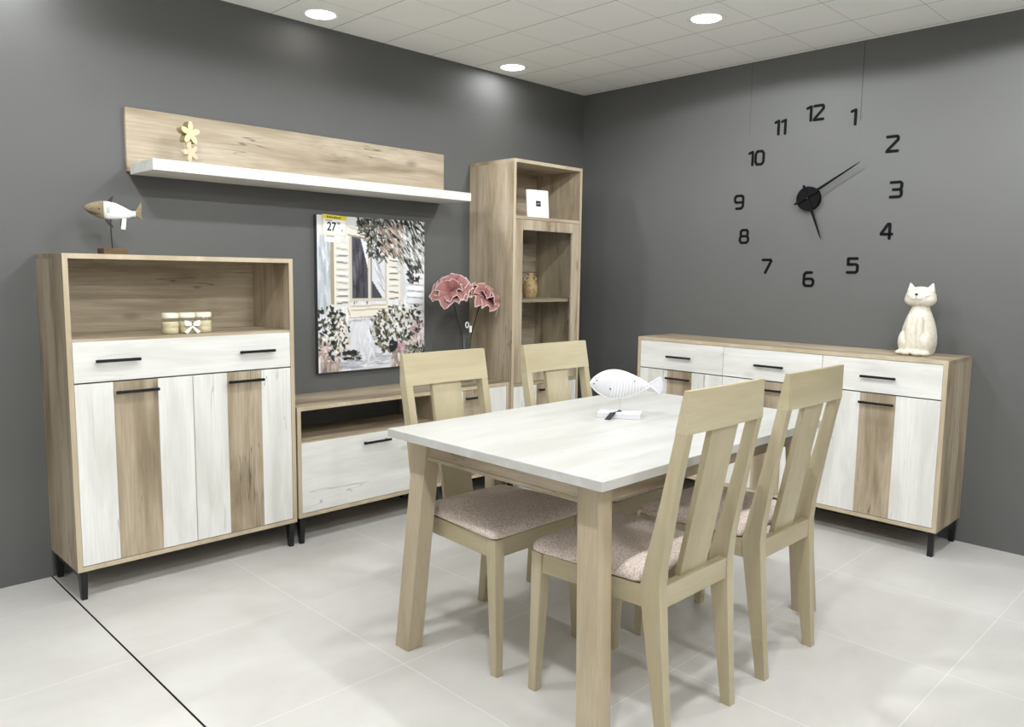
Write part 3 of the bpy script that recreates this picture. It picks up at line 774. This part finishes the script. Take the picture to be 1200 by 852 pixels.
def flower(label, head, foot, tilt, R, seed, npet):
    rnd = random.Random(seed)
    t = thing('artificial_flower', label, 'flower', foot, 0, 'pink foam flowers in the glass vase')
    hv = Vector(head) - Vector(foot)
    MB().tube([(0, 0, 0), tuple(Vector((hv.x * 0.25, hv.y * 0.3, hv.z * 0.5))), tuple(hv - Vector(tilt).normalized() * 0.02), tuple(hv)], [0.0028, 0.003, 0.0035, 0.006], 8).obj('stem', 'stem', t, True)
    q = Vector((0, 0, 1)).rotation_difference(Vector(tilt).normalized())
    bm = bmesh.new(); cols = {}
    lay = bm.verts.layers.float_color.new('Col')
    pink = [Vector(lin('7c4646')[:3]), Vector(lin('a87470')[:3]), Vector(lin('562e32')[:3])]
    white = Vector(lin('e9d9d2')[:3])
    def petal(az, open_, L, W, ph, base):
        nu, nv = 20, 22; g = []
        for iu in range(nu + 1):
            u = iu / nu; row = []
            an = open_ * (0.35 + 0.65 * u)                    # opening angle from the axis
            rad = L * u * math.sin(an) ; hz = L * u * math.cos(an) * 0.9
            for iv in range(nv + 1):
                v = -1 + 2 * iv / nv
                wid = W * (math.sin(min(u * 1.12, 1) * PI * 0.62) ** 0.8)
                ruff = 0.015 * u ** 2.2 * math.sin(v * 5.5 + ph) + 0.004 * u ** 3 * math.sin(v * 15 + ph * 2)
                x = rad - 0.30 * wid * v * v * (1 - open_ / 2.2) + ruff * math.cos(an)
                y = wid * v
                z = hz - ruff * math.sin(an) - 0.12 * L * u * abs(v) ** 3 + 0.018 * (1 - v * v) * u * (0.2)
                ca, sa = math.cos(az), math.sin(az)
                p = q @ Vector((x * ca - y * sa, x * sa + y * ca, z + base)) + hv
                vt = bm.verts.new(p)
                rim = max(0.0, (u - 0.95) / 0.05, (abs(v) - 0.95) / 0.05 if u > 0.35 else 0); rim = min(rim, 1)
                c = pink[0].lerp(pink[1], u).lerp(pink[2], 0.4 * (1 - u)); c = c.lerp(white, rim)
                vt[lay] = (*c, 1); row.append(vt)
            g.append(row)
        for a_, b_ in zip(g, g[1:]):
            for i in range(nv): bm.faces.new((a_[i], a_[i + 1], b_[i + 1], b_[i]))
    for k in range(npet):
        f = k / npet; ring = 0 if k < npet * .45 else (1 if k < npet * .8 else 2)
        op = (1.40, 0.95, 0.50)[ring] + rnd.uniform(-.25, .25); L = R * (1.0, 0.92, 0.72)[ring] * rnd.uniform(.92, 1.1)
        petal(2.399 * k + rnd.uniform(-.2, .2), op, L, R * (0.62, 0.54, 0.36)[ring], rnd.uniform(0, 6), 0.0)
    me = bpy.data.meshes.new('bloom'); bm.to_mesh(me); bm.free(); me.materials.append(M['petal'])
    for p in me.polygons: p.use_smooth = True
    o = bpy.data.objects.new('bloom', me); C.objects.link(o); o.parent = t
    s = o.modifiers.new('thick', 'SOLIDIFY'); s.thickness = 0.0022
    return t
flower('pink foam flower with pale ruffled edges, the left bloom in the glass vase', (-1.302, -0.205, 1.128), (-1.190, -0.188, 0.655), (-0.40, -0.55, 0.75), 0.112, 3, 12)
flower('pink foam flower with pale ruffled edges, the right bloom beside the corner cabinet', (-1.108, -0.240, 1.092), (-1.178, -0.182, 0.655), (0.30, -0.60, 0.70), 0.102, 11, 12)
pt_ = thing('price_tag', 'tiny white tag looped on the flower stems above the glass vase', 'tag', (-1.196, -0.225, 0.935))
MB().tube([(-0.012 + 0.011 * math.cos(a_), 0, 0.018 + 0.015 * math.sin(a_)) for a_ in np.linspace(0, 2 * PI, 18)[:-1]], 0.0032, 6, True).obj('loop', 'white_paint', pt_, True)
MB().box(0.006, 0.022, -0.001, 0.001, -0.024, 0.012, 0.0005).obj('tag_card', 'white_paint', pt_)

# ------------------------------------------------------------------ canvas picture
cx0, cx1, cz0, cz1 = -2.016, -1.352, 0.730, 1.509
cv = thing('canvas_picture', 'unframed canvas painting of a shuttered window and flower bushes, hung on the left wall', 'painting', ((cx0 + cx1) / 2, 0, cz0))
PW, PH = (cx1 - cx0), (cz1 - cz0)
MB().box(-PW / 2, PW / 2, -0.030, -0.0005, 0, PH, 0.001).obj('stretcher', simple('canvas_side', '4a4a4c', 0.8), cv)
W_, H_ = 166, 194
img = np.ones((H_, W_, 3)) * np.array([0.88, 0.88, 0.89])
rs = np.random.RandomState(5)
U, V = np.meshgrid((np.arange(W_) + .5) / W_, (np.arange(H_) + .5) / H_)
def sr(h): return np.array([int(h[i:i + 2], 16) / 255 for i in (0, 2, 4)])
def rect(u0, u1, v0, v1, c, a=1.0, j=0.0):
    mk = (U >= u0) & (U < u1) & (V >= v0) & (V < v1)
    img[mk] = img[mk] * (1 - a) + sr(c) * a
def stroke(u, v, lu, lv, ang, c, a=1.0, jit=0.04):
    """an elliptic dab, sizes in picture-width units"""
    dx = (U - u); dy = (V - v) * PH / PW
    ca, sa = math.cos(ang), math.sin(ang)
    x = dx * ca + dy * sa; y = -dx * sa + dy * ca
    d = (x / lu) ** 2 + (y / lv) ** 2
    mk = np.clip((1.15 - d) * 4, 0, 1)[..., None] * a
    cc = np.clip(sr(c) + rs.uniform(-jit, jit) + rs.uniform(-jit / 3, jit / 3, 3), 0, 1)
    img[:] = img * (1 - mk) + cc * mk
def poly(pts, c, a=1.0):
    mk = np.zeros_like(U, bool); n = len(pts)
    for i in range(n):
        (xa, ya), (xb, yb) = pts[i], pts[(i + 1) % n]
        cond = ((ya > V) != (yb > V)) & (U < (xb - xa) * (V - ya) / (yb - ya + 1e-9) + xa); mk ^= cond
    img[mk] = img[mk] * (1 - a) + sr(c) * a
for i in range(260): stroke(rs.rand(), rs.rand(), .05 + .05 * rs.rand(), .012, rs.uniform(1.0, 2.0), ['e6e6ea', 'd8d9df', 'efeeee', 'c9ccd4'][rs.randint(4)], .6)
for i in range(60): stroke(rs.uniform(0, .12), rs.uniform(.12, .62), .07, .012, PI / 2 + rs.uniform(-.1, .1), ['b9c1c8', 'a9b5bd', 'd8dce2', 'c6ced4'][rs.randint(4)], .8)
rect(.0, .12, 0, .13, 'e2e2e6', .7)
rect(.115, .295, .155, .575, 'e2ded4'); rect(.115, .145, .16, .56, 'b3a47c'); rect(.145, .158, .16, .56, 'efe8da'); rect(.275, .30, .13, .55, 'd8cdb0')
for k in range(9):
    v = .19 + k * .043; stroke(.215, v, .055, .010, 0.05, 'f0ece0', .9); stroke(.215, v + .020, .055, .006, rs.uniform(-.1, .12), ['8c8068', 'b9a98a', '6e6656'][rs.randint(3)], .7)
rect(.30, .615, .125, .525, '5a5560')
for i in range(50): stroke(rs.uniform(.31, .46), rs.uniform(.15, .52), .06, .010, PI / 2 + rs.uniform(-.15, .15), ['3e3a42', '5c5866', '77727e', '4a4650'][rs.randint(4)], .7)
poly([(.38, .135), (.46, .135), (.47, .22), (.455, .36)], 'e6e6ea'); poly([(.46, .135), (.60, .135), (.61, .53), (.585, .53), (.475, .40)], 'dcdce2')
for i in range(26):
    q = rs.rand(); stroke(.49 + .10 * q, .20 + .26 * q + rs.uniform(-.06, .06), .06, .006, 1.1 + rs.uniform(-.2, .2), ['f2f2f5', 'b9b9c2', 'cfcfd8', '9c9ca8'][rs.randint(4)], .7)
poly([(.475, .40), (.585, .53), (.475, .53)], '55505a')
rect(.448, .475, .13, .535, 'd9d2c4'); rect(.472, .480, .15, .535, '8f8880'); rect(.60, .622, .15, .54, 'cfc5a8'); rect(.30, .622, .525, .545, 'd5cdb4')
rect(.27, .46, .085, .13, 'e6e0d2'); stroke(.36, .13, .10, .008, .15, '8d8272', .8); stroke(.36, .082, .09, .010, .2, 'cdbf94', .8)
rect(.625, .755, .185, .54, 'e9e3d6')
for k in range(8):
    v = .215 + k * .042; stroke(.69, v, .05, .010, 0.1, 'f0ebe0', .9); stroke(.69, v + .020, .05, .006, rs.uniform(-.1, .2), ['7e7464', 'b5a68a', '625a4c'][rs.randint(3)], .7)
rect(.755, .79, .2, .56, 'd9d2c6', .8)
for k in range(7): stroke(.90, .37 + .045 * k, .09, .020, .05, 'eeeeee', .9); stroke(.91, .392 + .045 * k, .08, .005, .08, '8f9298', .7)
poly([(.27, .575), (.64, .565), (.66, .585), (.65, .645), (.28, .655), (.255, .62)], 'ece5d6')
for a_ in (.575, .60, .65): stroke(.455, a_, .19, .006, -.02, 'c4ab80', .8)
stroke(.46, .668, .19, .010, -.03, 'a9a8b4', .7); stroke(.27, .615, .04, .006, 1.2, 'bfa27a', .8)
# hanging foliage, top right
for i in range(520):
    u = rs.uniform(.36, 1.0); lim = .10 + .36 * max(0, (u - .42)) ** .6
    if u < .62: lim = .30 * math.sin((u - .33) / .29 * PI * .62)
    v = rs.uniform(.0, max(lim, .06))
    if rs.rand() < .25: v *= .6
    c = ['23261f', '343830', '4a4e44', '5f6258', '7b7d70', '8c8474', 'a8a796', 'c9c6b8'][rs.choice(8, p=[.2, .2, .16, .13, .1, .08, .07, .06])]
    an = rs.uniform(.5, 1.3) if u > .6 else rs.uniform(-.8, 2.2)
    stroke(u, v, rs.uniform(.016, .042), rs.uniform(.005, .010), an, c, .9)
for i in range(60): stroke(rs.uniform(.55, .78), rs.uniform(.03, .24), .035, .006, rs.uniform(.6, 1.4), ['b08a78', 'c7a493', 'd8c2b0', '9a7466'][rs.randint(4)], .8)
for i in range(70): stroke(rs.uniform(.72, 1.0), rs.uniform(.08, .36), .032, .005, rs.uniform(.6, 1.1), ['e6e6e2', 'cfd0ca', 'b9bcb4'][rs.randint(3)], .8)
for i in range(40): stroke(rs.uniform(.82, .95), rs.uniform(.30, .42), .025, .009, rs.uniform(0, 3), ['2c2c2c', '44443f', '5c5a54'][rs.randint(3)], .9)
# bushes
def bush(cu, cv_, ru, rv, n, cols, sz=1.0):
    for i in range(n):
        a_ = rs.uniform(0, 2 * PI); rr = math.sqrt(rs.rand()); u = cu + ru * rr * math.cos(a_); v = cv_ + rv * rr * math.sin(a_)
        stroke(u, v, rs.uniform(.012, .026) * sz, rs.uniform(.006, .013) * sz, rs.uniform(0, PI), cols[rs.randint(len(cols))], .92)
bush(.10, .75, .17, .17, 260, ['1f221c', '2f3329', '454a3a', '5d6350', '262922', 'e0dcd0', '3a3e32', '8a8a74'])
bush(.17, .74, .13, .14, 70, ['ece6da', 'e2d2c6', 'f0ece4', 'cfc3b0'], .9)
bush(.05, .86, .05, .05, 26, ['d9b7b4', 'e6cfc8', 'c9a09c'])
for i in range(30): stroke(rs.uniform(.22, .36), .90 + rs.uniform(-.03, .03) - .1 * rs.rand() * 0, .025, .008, rs.uniform(-.6, .3), ['23241f', '3c3e34'][rs.randint(2)], .9)
rect(.02, .16, .93, 1.0, '9c8278', .7)
for i in range(26): stroke(rs.uniform(.02, .2), rs.uniform(.91, 1.0), .04, .010, PI / 2 + rs.uniform(-.4, .4), ['a98c7c', '8f7880', 'c7b29e', 'd8cdbd'][rs.randint(4)], .8)
bush(.70, .74, .24, .16, 430, ['35382c', '4b4f3f', '6b6a54', '8a836a', '2a2c25', '9a8e74', 'dcd6c6', 'e6e2d8', '5a5545'])
bush(.82, .66, .16, .10, 110, ['eceae4', 'dedad2', '4a4c42', 'f2f0ea', '2e302a'])
bush(.93, .78, .08, .09, 70, ['d6b3b8', 'e2c6c8', 'c497a0', 'efe2de', '55564a'])
bush(.76, .87, .05, .035, 34, ['c28a9c', 'd4a3b0', 'b87c8e', 'e0bcc4'])
bush(.90, .90, .10, .06, 90, ['3a3c32', '5f6250', '85836e', 'c6c2b2', '24261f'])
bush(.68, .85, .04, .04, 24, ['22232a', '33353c'])
for i in range(30): stroke(rs.uniform(.66, .82), rs.uniform(.91, 1.0), .035, .010, PI / 2 + rs.uniform(-.3, .3), ['b59a80', '9c9aa2', 'd6c8b2', 'a68468'][rs.randint(4)], .85)
for i in range(40): stroke(rs.uniform(.2, .66), rs.uniform(.90, .99), rs.uniform(.04, .1), .008, rs.uniform(-.2, .1), ['b4b7c2', 'c8cad2', 'e6e6ea', '9fa2ae'][rs.randint(4)], .7)
for i in range(50): stroke(rs.uniform(.34, .5), rs.uniform(.68, .92), .05, .008, PI / 2 + rs.uniform(-.4, .4), ['efeff2', 'e0e1e8', 'd2d4de'][rs.randint(3)], .6)
gy_ = img.mean(2, keepdims=True); img = gy_ + (img - gy_) * 0.7
img = np.clip((img - 0.5) * 1.08 + 0.45, 0, 1)
lin_img = np.where(img <= 0.04045, img / 12.92, ((img + 0.055) / 1.055) ** 2.4)
bm = bmesh.new(); lay = bm.verts.layers.float_color.new('Col'); grid = []
for j in range(H_):
    row = []
    for i in range(W_):
        vt = bm.verts.new((-PW / 2 + PW * i / (W_ - 1), -0.0306 , PH * (1 - j / (H_ - 1)))); vt[lay] = (*lin_img[j, i], 1); row.append(vt)
    grid.append(row)
for r0, r1 in zip(grid, grid[1:]):
    for i in range(W_ - 1): bm.faces.new((r0[i], r1[i], r1[i + 1], r0[i + 1]))
me = bpy.data.meshes.new('painted_face'); bm.to_mesh(me); bm.free(); me.materials.append(M['canvas'])
o = bpy.data.objects.new('painted_face', me); C.objects.link(o); o.parent = cv

# price card on the canvas
pc = thing('price_card', 'white and yellow price card reading 27,99 euro on the top left of the canvas', 'price card', (-1.922, -0.0325, 1.376), 0)
pc.rotation_euler = (0, 0.04, 0)
def quad(par, name, x0, x1, z0, z1, y, th, mat): return MB().box(x0, x1, y - th, y, z0, z1, 0).obj(name, mat, par)
quad(pc, 'slip', -0.054, 0.036, 0.002, 0.05, -0.0005, 0.0006, 'paper')
card = quad(pc, 'card', -0.066, 0.068, 0.036, 0.134, -0.0015, 0.0006, 'pale_yellow')
quad(pc, 'card_field', -0.060, 0.060, 0.042, 0.112, -0.0022, 0.0004, 'paper')
quad(pc, 'card_header', -0.069, 0.066, 0.114, 0.135, -0.0022, 0.0005, 'yellow')
m = MB(); xx = -0.045; rr_ = random.Random(2)
while xx < 0.036:
    w_ = rr_.uniform(0.003, 0.006); m.box(xx, xx + w_, -0.0031, -0.0027, 0.120, 0.120 + rr_.uniform(0.005, 0.009), 0); xx += w_ + 0.0016
m.obj('header_print', 'ink', pc)
m = MB(); xx = -0.052
while xx < -0.016:
    w_ = rr_.uniform(0.003, 0.006); m.box(xx, xx + w_, -0.0031, -0.0026, 0.104, 0.104 + 0.006, 0); xx += w_ + 0.0016
m.obj('small_print', 'grey_ink', pc)
quad(pc, 'slip_print', -0.046, 0.002, 0.028, 0.033, -0.0011, 0.0005, 'grey_ink')
def text(s, size, x, z, y, mat, par, name, sx=1.0):
    cu = bpy.data.curves.new(name, 'FONT'); cu.body = s; cu.size = size; cu.extrude = 0.0002; cu.offset = size * 0.022; cu.align_x = 'LEFT'
    to = bpy.data.objects.new(name, cu); C.objects.link(to)
    dg = bpy.context.evaluated_depsgraph_get(); me = bpy.data.meshes.new_from_object(to.evaluated_get(dg))
    bpy.data.objects.remove(to)
    me.materials.clear(); me.materials.append(M[mat])
    ob = bpy.data.objects.new(name, me); C.objects.link(ob); ob.parent = par
    ob.location = (x, y, z); ob.rotation_euler = (PI / 2, 0, 0); ob.scale = (sx, 1, 1); return ob
text('27', 0.060, -0.043, 0.058, -0.0029, 'ink', pc, 'price_figures', 0.86)
text('99', 0.018, 0.014, 0.090, -0.0029, 'ink', pc, 'price_cents')
text('\u20ac', 0.020, 0.038, 0.055, -0.0029, 'grey_ink', pc, 'euro_sign')

# ------------------------------------------------------------------ world, camera, view
wd = bpy.data.worlds.new('World'); SC.world = wd; wd.use_nodes = True
bg = wd.node_tree.nodes['Background']; bg.inputs[0].default_value = (0.92, 0.96, 1.0, 1); bg.inputs[1].default_value = 0.45
cam = bpy.data.cameras.new('Camera'); co = bpy.data.objects.new('Camera', cam); C.objects.link(co)
R_ = Vector((0.71057733, -0.70349334, 0.01330339)); U_ = Vector((0.07054418, 0.09004089, 0.99343654)); D_ = Vector((0.70007384, 0.704975, -0.11360838))
mt = Matrix((R_, U_, -D_)).transposed().to_4x4(); mt.translation = (-4.04390205, -3.43451326, 1.23207749)
co.matrix_world = mt; cam.sensor_width = 36.0; cam.lens = 913.626 / 1200 * 36; cam.clip_start = 0.05
SC.camera = co
vs = SC.view_settings; vs.view_transform = 'Standard'; vs.look = 'None'; vs.gamma = 1.0; vs.use_curve_mapping = False; vs.exposure = 0.42
